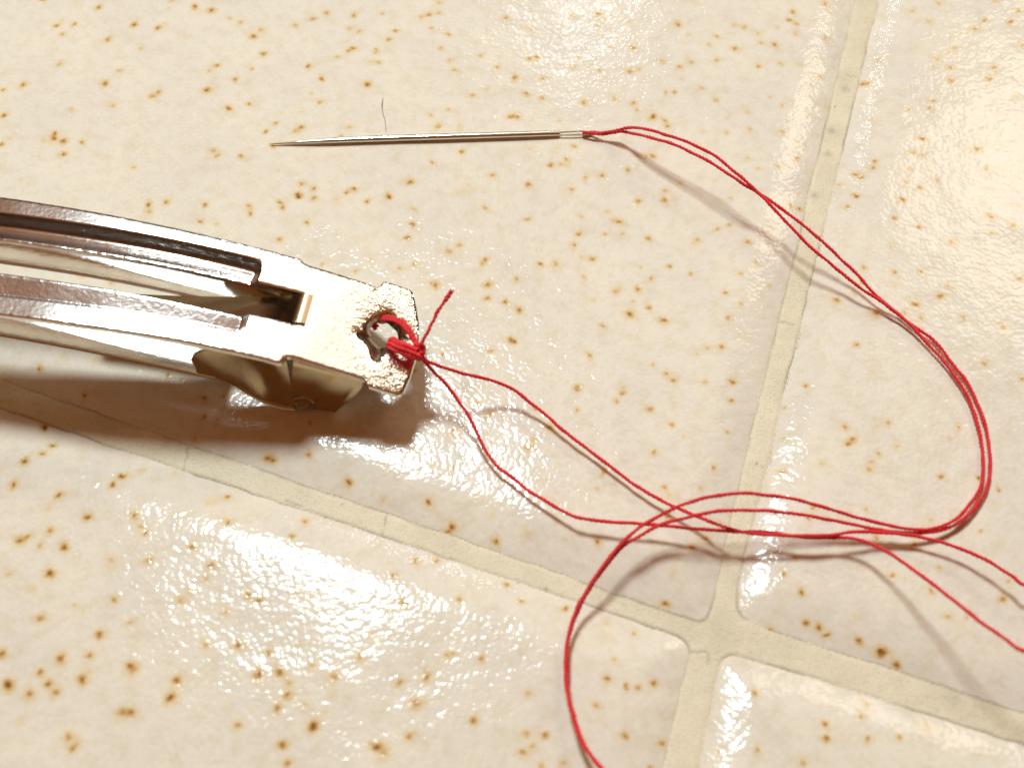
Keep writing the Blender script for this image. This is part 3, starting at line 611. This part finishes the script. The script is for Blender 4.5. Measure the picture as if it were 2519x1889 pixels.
def build_top_plate():
    loops = [resample(OUTLINE, 0.4), resample(SLOT, 0.4), resample(HOLE, 0.22)]
    pts, edges = [], []
    for lp in loops:
        n0 = len(pts)
        pts += [tuple(p) for p in lp]
        edges += [(n0 + i, n0 + (i + 1) % len(lp)) for i in range(len(lp))]
    nb = len(pts)
    cand = []
    for poly, offs in ((OUTLINE, (0.07, 0.16, 0.34)), (SLOT, (0.07, 0.16, 0.34)), (HOLE, (0.07, 0.16, 0.34, 0.6)),
                       (FL_U, (-0.65, -0.54, -0.47, -0.40, -0.3, -0.15, 0, 0.15, 0.3, 0.40, 0.47, 0.54, 0.65)), (FL_L, (-0.65, -0.54, -0.47, -0.40, -0.3, -0.15, 0, 0.15, 0.3, 0.40, 0.47, 0.54, 0.65))):
        lp = resample(poly, 0.3)
        tg = np.roll(lp, -1, 0) - np.roll(lp, 1, 0)
        tg /= np.linalg.norm(tg, axis=1)[:, None] + 1e-9
        nn = np.stack([-tg[:, 1], tg[:, 0]], 1)
        for o in offs:
            for sg in ((1, -1) if poly in (OUTLINE, SLOT, HOLE) else (1,)):
                cand.append(lp + nn * o * sg)
    gs, gt = np.meshgrid(np.arange(-37, 37, 0.5), np.arange(-6.5, 6.6, 0.42), indexing='ij')
    g = np.stack([gs.ravel(), gt.ravel()], 1)
    far = np.minimum(np.abs(sdist(g, FL_U)), np.abs(sdist(g, FL_L))) > 0.8
    cand.append(g[far])
    cand = np.vstack(cand)
    rim = np.minimum(np.minimum(sdist(cand, OUTLINE), -sdist(cand, SLOT)), -sdist(cand, HOLE))
    cand = cand[rim > 0.055]
    seen = set((round(x / 0.06), round(y / 0.06)) for x, y in pts)
    for x, y in cand:
        k = (round(x / 0.06), round(y / 0.06))
        if k not in seen:
            seen.add(k)
            pts.append((x, y))
    v2, e2, f2, *_ = delaunay_2d_cdt([Vector(p) for p in pts], edges, [], 0, 1e-5)
    P = np.array([tuple(v) for v in v2])
    tri = np.array([f for f in f2 if len(f) == 3], int)
    cen = P[tri].mean(1)
    ok = inside(cen, OUTLINE) & ~inside(cen, SLOT) & ~inside(cen, HOLE)
    tri = tri[ok]
    a, b, c = P[tri[:, 0]], P[tri[:, 1]], P[tri[:, 2]]
    ar = (b[:, 0] - a[:, 0]) * (c[:, 1] - a[:, 1]) - (b[:, 1] - a[:, 1]) * (c[:, 0] - a[:, 0])
    tri[ar < 0] = tri[ar < 0][:, ::-1]
    z = plate_height(P)
    top = clip_pt(P[:, 0], P[:, 1], z)
    bot = clip_pt(P[:, 0], P[:, 1], z - 0.42)
    n = len(P)
    ed = {}
    for t in tri:
        for i in range(3):
            e = (t[i], t[(i + 1) % 3])
            ed[e] = ed.get(e, 0) + 1
    rimE = [e for e in ed if (e[1], e[0]) not in ed]
    V = [top, bot]
    Fc = [tri, tri[:, ::-1] + n]
    side, sf = [], []
    for k, (i, j) in enumerate(rimE):
        side += [top[i], top[j], bot[j], bot[i]]
        o = 2 * n + 4 * k
        sf += [(o, o + 2, o + 1), (o, o + 3, o + 2)]
    V.append(np.array(side))
    Fc.append(np.array(sf))
    gr = 0.10 + 0.90 * sstep((P[:, 0] - 28.5 + 0.25 * P[:, 1]) / 5.5)
    gr = np.r_[gr, gr, np.zeros(len(side))]
    return mesh_np('top_plate', np.vstack(V), np.vstack(Fc), M_PLATE, clip, True, {'grain': gr})


plate = build_top_plate()

# the torn skirt of the punched hole: sheet pushed down from the star-shaped rim to a ragged round opening
P = Parts()
hc = np.array([33.32, 0.62])
rim = resample(HOLE, 0.10)
rim = np.vstack([rim, rim[:1]])
ang = np.arctan2(rim[:, 1] - hc[1], rim[:, 0] - hc[0])
rows = []
for q, (f_, dz) in enumerate([(0.0, -0.20), (0.30, -0.32), (0.65, -0.55), (1.0, -0.95), (1.03, -1.0), (0.95, -0.95)]):
    rr = 1.24 + 0.05 * np.sin(ang * 3 + 0.7) + 0.04 * np.sin(ang * 8 + 2)
    inn = hc + np.stack([np.cos(ang), np.sin(ang)], 1) * rr[:, None]
    p_ = rim * (1 - f_) + inn * f_
    jag = 0.14 * np.sin(ang * 5 + 1) * (q in (3, 4, 5))
    rows.append(clip_pt(p_[:, 0], p_[:, 1], arch(p_[:, 0]) + dz + jag))
P.add(np.array(rows).reshape(-1, 3), grid_faces(len(rows), len(rim)))
P.build('hole_burr', M_BURR, clip)


def sheet(P, pts, thick, off=None):
    """a curved sheet from a grid of points (rows, cols, 3) with real thickness"""
    g = np.asarray(pts, float)
    du = np.gradient(g, axis=0)
    dv = np.gradient(g, axis=1)
    nn = np.cross(du, dv)
    nn /= np.linalg.norm(nn, axis=2)[..., None] + 1e-12
    b = g - nn * thick
    R, C_ = g.shape[:2]
    f = grid_faces(R, C_)
    P.add(g.reshape(-1, 3), f)
    P.add(b.reshape(-1, 3), f[:, ::-1])
    for ga, gb in ((g[0], b[0]), (g[-1], b[-1]), (g[:, 0], b[:, 0]), (g[:, -1], b[:, -1])):
        P.add(np.concatenate([ga, gb]), [[i, i + 1, len(ga) + i + 1, len(ga) + i] for i in range(len(ga) - 1)])


def resurf(rows, nr, nc):
    """smooth a coarse grid of points into nr x nc"""
    rows = np.asarray(rows, float)
    tmp = []
    for r in rows:
        q, s = spline(r, 0.02)
        u = np.linspace(0, s[-1], nc)
        tmp.append(np.stack([np.interp(u, s, q[:, k]) for k in range(3)], 1))
    tmp = np.array(tmp)
    out = np.zeros((nr, nc, 3))
    for j in range(nc):
        q, s = spline(tmp[:, j], 0.02)
        u = np.linspace(0, s[-1], nr)
        out[:, j] = np.stack([np.interp(u, s, q[:, k]) for k in range(3)], 1)
    return out


# folded side walls under the end plate
for sg in (-1, 1):
    w = np.linspace(0, 1, 26)[:, None]
    x = np.linspace(0, 1, 34)[None, :]
    sl = 26.75 - 1.75 * w ** 1.3
    sr = np.interp(w, [0, 0.2, 0.45, 0.65, 1.0], [32.6, 32.5, 31.8, 31.1, 29.6])
    s_ = sl + (sr - sl) * x
    t_ = sg * (4.45 + 0.20 * sstep(w / 0.06) + 0.50 * w) + 0.06 * np.sin(x * 30) * sstep((x - 0.86) / 0.1)
    z_ = (arch(s_) - 0.50) * (1 - w) + 0.32 * w
    P = Parts()
    g = clip_pt(s_, t_, z_)
    if sg > 0:
        g = g[:, ::-1]
    sheet(P, g, 0.35)
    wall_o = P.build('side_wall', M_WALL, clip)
    # pivot rivet in the wall
    P = Parts()
    s0, z0 = 26.9, 1.25
    w0 = 0.86
    t0 = sg * (4.65 + 0.50 * w0)
    a = np.linspace(0, 2 * math.pi, 33)
    rows = []
    for rr, out_ in ((1.02, -0.06), (1.0, 0.10), (0.93, 0.17), (0.82, 0.12), (0.74, -0.30), (0.01, -0.34)):
        rows.append(clip_pt(s0 + rr * np.cos(a), t0 + sg * (out_ - 0.16 * np.sin(a) * rr), z0 + rr * 0.86 * np.sin(a)))
    P.add(np.array(rows).reshape(-1, 3), grid_faces(len(rows), 33))
    P.build('rivet', M_BURR, wall_o)

# sprung lever below: two arms, the ears that hold the rivets, a cross bar at the far end
LZ_S = [-32, -20, -10, 0, 6.5, 12, 19, 25]
LZ_FAR, LZ_NEAR = [4.3, 6.0, 6.7, 6.5, 6.2, 5.5, 4.4, 3.4], [4.3, 5.8, 6.3, 5.9, 5.3, 4.5, 3.35, 2.4]
for sg, lzs in ((-1, LZ_NEAR), (1, LZ_FAR)):
    s1 = 19.0 if sg < 0 else 25.5
    s_ = np.linspace(-31, s1, 120)[:, None]
    k = np.linspace(-1, 1, 33)[None, :]
    ts = sg * (3.58 + k * 1.48 + 0 * s_)
    gl_ = np.linspace(-32, 26, 200)
    lz = np.interp(s_, gl_, np.convolve(np.pad(np.interp(gl_, LZ_S, lzs), 12, 'edge'), np.ones(25) / 25, 'valid'))
    z_ = lz - 0.06 * np.abs(k) ** 2 - 0.14 * sstep((np.abs(k) - 0.90) / 0.10)
    g = clip_pt(s_, ts, z_)
    if sg > 0:
        g = g[:, ::-1]
    P = Parts()
    sheet(P, g[:, ::-1], 0.22)
    P.build('lever_arm', M_CLIP, clip)
for sg in (-1, 1):
    # each arm ends in an upright ear: it grows out of the arm's outer edge, dished inward, and runs down to the rivet
    e_s = np.linspace(17.4, 26.0, 60)[None, :]
    w = np.linspace(0, 1, 30)[:, None]
    zb = np.interp(e_s, [17.4, 18.4, 19.4, 20.6, 21.8, 23.0, 24.2, 25.0, 26.0], [3.60, 3.42, 3.05, 2.30, 1.40, 0.65, 0.22, 0.10, 0.10])
    zt = np.interp(e_s, [17.4, 17.7, 18.1, 18.7, 19.6, 20.8, 22.0, 26.0], [3.66, 4.5, 5.7, 6.7, 7.3, 7.5, 7.6, 7.0])
    for _ in range(3):
        zb[:, 1:-1] = (zb[:, :-2] + zb[:, 1:-1] * 2 + zb[:, 2:]) / 4
        zt[:, 1:-1] = (zt[:, :-2] + zt[:, 1:-1] * 2 + zt[:, 2:]) / 4
    z_ = zt + (zb - zt) * w
    lean = -0.9 * sstep((e_s - 17.4) / 1.0) * (1 - w) * (1 - sstep((e_s - 18.5) / 4.5))
    dish = 0.12 * np.sin(np.pi * np.clip(w, 0, 1)) * sstep((e_s - 18.0) / 3.5) * (1 - 0.6 * sstep((e_s - 23.5) / 2.5))
    t_ = sg * (4.95 - 0.55 * (1 - w) * sstep((e_s - 18.5) / 3.0) + 0.45 * w * sstep((e_s - 20) / 4) - dish)
    t_ = t_ - sg * 0.40 * np.exp(-((e_s - 23.2) / 1.25) ** 2) * np.sin(np.pi * np.clip(w * 0.85 + 0.1, 0, 1))
    g = clip_pt(e_s + lean, t_, z_)
    if sg > 0:
        g = g[:, ::-1]
    P = Parts()
    sheet(P, g, 0.30)
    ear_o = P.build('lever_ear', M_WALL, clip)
    P = Parts()                                     # rolled lower lip of the ear
    lip = np.array(clip_pt(e_s[0, 22:] + lean[-1, 22:], t_[-1, 22:] + sg * 0.03, z_[-1, 22:] + 0.08))
    tube(P, lip, np.interp(np.linspace(0, 1, len(lip)), [0, 0.2, 0.9, 1], [0.05, 0.17, 0.17, 0.10]), 10, False)
    P.build('rolled_lip', M_CLIP, ear_o)
s_ = np.linspace(-33, -30.5, 8)[:, None]
t_ = np.linspace(-5, 5, 30)[None, :]
P = Parts()
sheet(P, clip_pt(s_, t_, np.interp(s_, LZ_S, LZ_NEAR) + 0 * t_)[:, ::-1], 0.35)
P.build('lever_bar', M_CLIP, clip)

# spring tongue bent down out of the slot's end
cs, cz = [27.0, 26.5, 26.1, 25.7, 25.2, 24.4, 23, 21, 18, 15, 12, 9, 6], [8.02, 8.12, 8.08, 7.92, 7.66, 7.26, 6.82, 6.42, 5.82, 5.25, 4.75, 4.35, 4.1]
q, _ = spline([(a, b - 0.05, 0) for a, b in zip(cs, cz)], 0.2)
t_ = np.linspace(-1.22, 1.80, 14)[None, :]
P = Parts()
sheet(P, clip_pt(q[:, 0][:, None] + 0 * t_, t_ + 0 * q[:, 0][:, None], q[:, 1][:, None] + 0 * t_), 0.3)
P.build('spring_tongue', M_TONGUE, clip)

# ------------------------------------------------------------------ needle
needle = empty('sewing_needle', (-8.0, 30.0, 0.0), 'thin steel sewing needle lying on the cream tile with red thread through its eye', 'needle')
NP = np.array([(-25.35,29.04,0.28),(4.94,30.28,0.33),(8.24,30.44,0.33)])
P = Parts()
n_ = 150
u = np.linspace(0, 1, n_)[:, None]
q = NP[0] + (NP[1] - NP[0]) * u
rad = np.interp(u[:, 0], [0, 0.004, 0.03, 0.10, 0.22, 0.36, 0.6, 0.96, 1.0], [0.008, 0.03, 0.085, 0.175, 0.275, 0.325, 0.325, 0.295, 0.26])
q[:, 2] = rad + 0.10 + 0.05 * u[:, 0]
tube(P, q, rad, 24)
P.build('shaft', M_NEEDLE, needle)
P = Parts()
dn = (NP[2] - NP[1])
Ln = np.linalg.norm(dn)
dn /= Ln
sd = np.cross([0, 0, 1.0], dn)
a = np.linspace(0, 2 * math.pi, 61)
ex = np.sign(np.cos(a)) * np.abs(np.cos(a)) ** 0.55
ey = np.sign(np.sin(a)) * np.abs(np.sin(a)) ** 0.8
ctr = (NP[1] + NP[2]) / 2 + np.array([0, 0, 0.03])
ring = ctr + dn * (ex * (Ln / 2 + 0.12))[:, None] + sd * (ey * 0.235)[:, None]
tube(P, ring, np.where(np.abs(ex) > 0.93, 0.12, 0.085), 10, False, 1.5)
P.build('eye', M_NEEDLE, needle)

# ------------------------------------------------------------------ thread
thread = empty('sewing_thread', (22.0, 0.0, 0.0), 'doubled red thread looping from the needle to a knot on the hair clip', 'thread')
S1, S2 = np.array([(7.36,30.26,0.35),(8.18,30.37,0.45),(9.35,29.95,0.90),(10.51,29.74,1.40),(11.05,29.59,1.70),(11.91,29.38,2.20),(12.61,28.98,2.70),(14.29,27.70,3.60),(15.66,26.62,4.10),(17.73,25.20,4.50),(19.75,23.72,4.60),(21.88,21.42,4.50),(23.48,19.74,4.20),(24.06,19.07,4.10),(26.90,15.55,3.30),(28.99,13.17,2.70),(31.29,11.20,2.10),(32.95,9.60,1.70),(34.58,8.65,1.30),(36.11,7.32,1.00),(37.34,6.04,0.80),(38.39,4.58,0.65),(39.75,2.26,0.60),(40.90,-0.11,0.55),(41.57,-2.57,0.50),(41.75,-5.24,0.50),(41.44,-8.33,0.55),(40.82,-10.53,0.60),(39.53,-12.33,0.75),(37.81,-14.05,1.00),(35.90,-14.92,1.20),(33.88,-15.22,1.50),(31.96,-15.02,1.80),(29.40,-14.56,2.30),(26.37,-13.95,3.00),(23.81,-13.47,3.70),(21.30,-13.33,4.20),(19.04,-13.21,4.40),(17.06,-13.43,4.40),(15.12,-13.89,4.30),(13.42,-14.43,4.10),(12.16,-15.00,3.70),(10.68,-15.78,3.40),(9.04,-17.10,3.00),(7.25,-19.21,2.40),(6.00,-20.98,1.90),(5.14,-22.57,1.60),(4.46,-24.76,1.40),(4.27,-26.97,1.30),(4.29,-28.71,1.40),(4.70,-30.81,1.60),(5.41,-33.10,1.80),(6.67,-35.01,2.10)]), np.array([(7.34,30.16,0.60),(8.15,30.02,0.75),(9.35,29.85,0.80),(10.54,29.86,1.00),(11.23,29.71,1.30),(12.95,28.12,2.60),(13.92,27.19,3.20),(15.63,25.87,3.90),(17.68,24.29,4.30),(20.22,22.13,4.50),(22.35,20.30,4.30),(24.12,19.46,3.70),(27.84,16.33,3.10),(30.55,13.60,2.50),(32.53,11.52,1.90),(34.87,8.79,1.10),(36.55,7.42,0.55),(37.70,6.13,0.50),(39.34,4.57,0.50),(40.60,2.07,0.50),(41.62,-0.05,0.45),(42.24,-2.51,0.40),(42.43,-5.52,0.40),(42.05,-8.51,0.45),(41.22,-10.88,0.50),(39.71,-12.87,0.60),(37.81,-14.39,0.80),(35.63,-15.21,1.00),(33.51,-15.43,1.30),(31.48,-15.31,1.50),(28.45,-14.94,2.00),(25.39,-14.58,2.70),(22.31,-14.43,3.30),(21.02,-14.44,3.60),(18.53,-14.54,3.90),(16.07,-14.75,3.80),(14.11,-15.16,3.60),(12.16,-15.65,3.30),(10.21,-16.68,3.00),(9.18,-17.21,2.70),(7.38,-19.20,2.06),(6.14,-20.89,1.56),(5.28,-22.44,1.24),(4.55,-24.67,1.02),(4.39,-26.85,0.92),(4.38,-28.60,1.02),(4.79,-30.71,1.24),(5.51,-33.01,1.44),(6.76,-34.92,1.74)])
L1, L2 = np.array([(-8.02,-0.45,5.90),(-7.45,-0.98,5.60),(-6.75,-1.10,5.10),(-5.56,-1.14,4.40),(-3.95,-1.18,3.60),(-2.11,-1.28,2.90),(0.00,-1.77,2.10),(2.11,-3.19,1.40),(4.20,-5.10,1.10),(6.29,-6.96,1.00),(8.22,-8.63,0.95),(11.16,-11.17,1.00),(13.84,-12.98,1.30),(15.92,-14.11,1.60),(18.25,-15.36,2.00),(21.39,-15.95,2.10),(24.30,-16.08,2.20),(26.27,-16.04,2.20),(28.78,-15.70,2.10),(30.66,-15.57,1.80),(32.41,-15.60,1.50),(34.38,-15.85,1.40),(37.13,-16.78,1.50),(39.25,-18.07,1.80),(41.03,-19.62,2.10),(41.77,-20.42,2.20)]), np.array([(-8.04,-0.45,5.60),(-7.56,-0.92,5.20),(-6.57,-1.69,4.20),(-5.65,-2.35,3.40),(-4.96,-3.05,2.80),(-3.85,-4.49,2.10),(-3.10,-5.99,1.60),(-2.28,-7.57,1.20),(-1.21,-9.02,1.00),(0.00,-10.05,1.00),(1.36,-11.31,1.10),(3.01,-12.52,1.25),(4.30,-13.42,1.40),(5.57,-14.11,1.50),(7.20,-14.41,1.60),(8.95,-14.63,1.70),(12.36,-14.93,1.80),(16.80,-15.40,1.80),(19.22,-15.48,1.70),(21.51,-15.56,1.70),(24.39,-16.03,1.80),(27.30,-16.12,1.90),(29.14,-16.50,2.20),(30.34,-17.38,2.70),(31.76,-19.02,3.60),(32.33,-19.91,4.10),(34.01,-22.26,5.20),(35.83,-25.01,6.40),(37.20,-26.58,7.00),(38.25,-27.69,7.40)])
OUT1 = [(10.0, -39.5, 2.4), (17, -47, 2.0), (30, -53, 1.8), (46, -51, 1.8), (56, -41, 1.8), (58, -29, 1.9), (52, -20.5, 2.1)]
OUT2 = [(10.6, -39, 2.2), (17.5, -45.5, 1.8), (29, -50.5, 1.6), (44, -48.5, 2.0), (52, -41, 3.5), (53, -33, 5.5), (47, -27, 7.0)]
for k, (S, O, L) in enumerate(((S1, OUT1, L1), (S2, OUT2, L2))):
    path = np.vstack([S, np.array(O), L[::-1]])
    q, s = spline(path, 0.065)
    q[:, 2] += 0.03 * np.sin(s * 1.7 + k)
    q[:, 0] += 0.018 * np.sin(s * 1.3 + 2 * k) + 0.012 * np.sin(s * 3.7 + k)
    q[:, 1] += 0.018 * np.sin(s * 1.1 + 1 + k) + 0.012 * np.sin(s * 3.1 + k)
    P = Parts()
    twist(P, q, s, phase=1.7 * k)
    P.build('strand', M_RED, thread)

KC = np.array((-8.18,-0.32,6.00))
# loop through the hole: two strands over the plate above, a thick bundle below, and back under the plate
P = Parts()
over = np.array([(-12.23,2.94,4.60),(-12.52,3.34,4.90),(-12.27,3.42,5.30),(-11.69,3.30,5.70),(-11.03,3.10,6.00),(-10.24,2.63,6.40),(-9.55,2.02,6.50),(-9.03,1.34,6.50),(-8.65,0.69,6.30),(-8.39,0.13,6.20)])
under = np.array([(-11.04,0.96,4.60),(-10.83,1.06,5.20),(-10.49,0.59,6.00),(-10.11,0.09,6.40),(-9.60,-0.26,6.50),(-9.04,-0.43,6.40),(-8.59,-0.61,6.30),(-8.32,-0.64,6.20)])
for k, dv in enumerate([(0, 0, 0), (0.10, 0.22, 0.05)]):
    q, s = spline(over + np.array(dv), 0.05)
    twist(P, q, s, 0.11, 0.10, phase=0.8 * k)
for k, dv in enumerate([(0, 0, 0), (0.18, 0.42, -0.02), (-0.14, -0.42, -0.08), (0.05, 0.2, 0.22), (-0.05, -0.18, 0.2)]):
    q, s = spline(under + np.array(dv), 0.05)
    twist(P, q, s, 0.12, 0.105, phase=0.9 * k)
q, s = spline(np.array([under[0], under[0] + [0.5, -0.3, -0.7], under[0] + [1.4, -0.4, -1.3]]), 0.05)
twist(P, q, s, phase=1.0)
P.build('loop', M_RED, thread)
P = Parts()
for k in range(11):
    kr = np.random.default_rng(300 + k)
    c_ = np.array([0.10 * math.sin(k * 2.1), 0.34 - 0.085 * k, 0.16 * math.cos(k * 1.7)])
    w_ = Vector((0.25 * math.sin(k * 1.3), 1.0, 0.35 * math.cos(k * 2.3))).normalized()
    if k % 3 == 2:
        w_ = Vector((0.7, 0.4 * math.sin(k), 0.6)).normalized()
    ra, rb = 0.34 + 0.05 * math.sin(k * 1.9), 0.30 + 0.04 * math.cos(k)
    e1 = w_.orthogonal().normalized()
    e2 = w_.cross(e1)
    e1, e2, w_ = np.array(e1), np.array(e2), np.array(w_)
    a = np.linspace(0, 2 * math.pi * 1.1, 60)
    q = KC + c_ + e1 * (np.cos(a) * ra)[:, None] + e2 * (np.sin(a) * rb)[:, None] + w_ * (0.03 * a)[:, None]
    q, s = spline(q[::3], 0.05)
    twist(P, q, s, 0.115, 0.105, phase=k)
P.build('knot', M_RED, thread)
P = Parts()
q, s = spline(np.array([(-8.11,-0.26,6.50),(-7.85,-0.04,6.90),(-7.61,0.39,7.20),(-7.24,0.92,7.50),(-7.09,1.38,7.60),(-6.77,1.81,7.90),(-6.54,2.40,8.10),(-6.18,2.90,8.30),(-5.82,3.40,8.50),(-5.50,3.85,8.70),(-5.38,3.98,8.80)]), 0.05)
twist(P, q, s, taper=1 + 0.22 * sstep((s - s[-1] + 1.0) / 0.8) + 0.12 * np.sin(s * 4.0))
# frayed fibres at the cut end
tip, tdir = q[-1], (q[-1] - q[-8]) / np.linalg.norm(q[-1] - q[-8])
for k in range(46):
    a0 = rng.normal(0, 0.10, 3)
    b0_ = tdir * rng.uniform(0.12, 0.32) + rng.normal(0, 0.07, 3)
    tube(P, np.array([tip + a0 - tdir * 0.2, tip + a0 + b0_ * 0.5, tip + a0 + b0_]), 0.022, 5, False)
P.build('tail', M_RED, thread)
# loose fibres that stand off the yarn
P = Parts()
for S, O, L in ((S1, OUT1, L1), (S2, OUT2, L2)):
    for path in (S, L):
        q, s = spline(path, 0.1)
        T, N, B = frames(q)
        for i in rng.integers(2, len(q) - 2, 260 if path is S else 120):
            a = rng.uniform(0, 2 * math.pi)
            o_ = N[i] * math.cos(a) + B[i] * math.sin(a)
            ln = rng.uniform(0.10, 0.34)
            p0 = q[i] + o_ * 0.15
            p2 = p0 + o_ * ln * 0.6 + T[i] * ln * rng.uniform(-1, 1)
            p1 = (p0 + p2) / 2 + o_ * ln * 0.15
            if p2[2] > 0.05:
                tube(P, np.array([p0, p1, p2]), 0.010, 3, False)
fz = P.build('fuzz', M_RED, thread)
fz['kind'] = 'stuff'

# ------------------------------------------------------------------ a stray hair
P = Parts()
q, s = spline(np.array([(-13.78,35.72,0.10),(-13.85,34.58,0.30),(-13.75,33.63,0.25),(-13.46,32.54,0.15),(-13.32,31.67,0.10),(-13.22,30.71,0.08)]), 0.08)
tube(P, q, np.interp(s / s[-1], [0, 0.2, 0.9, 1], [0.012, 0.032, 0.03, 0.012]), 6, False)
h = P.build('stray_hair', M_HAIR, None)
h['label'] = 'short fine brown hair lying on the tile just above the needle'
h['category'] = 'hair'
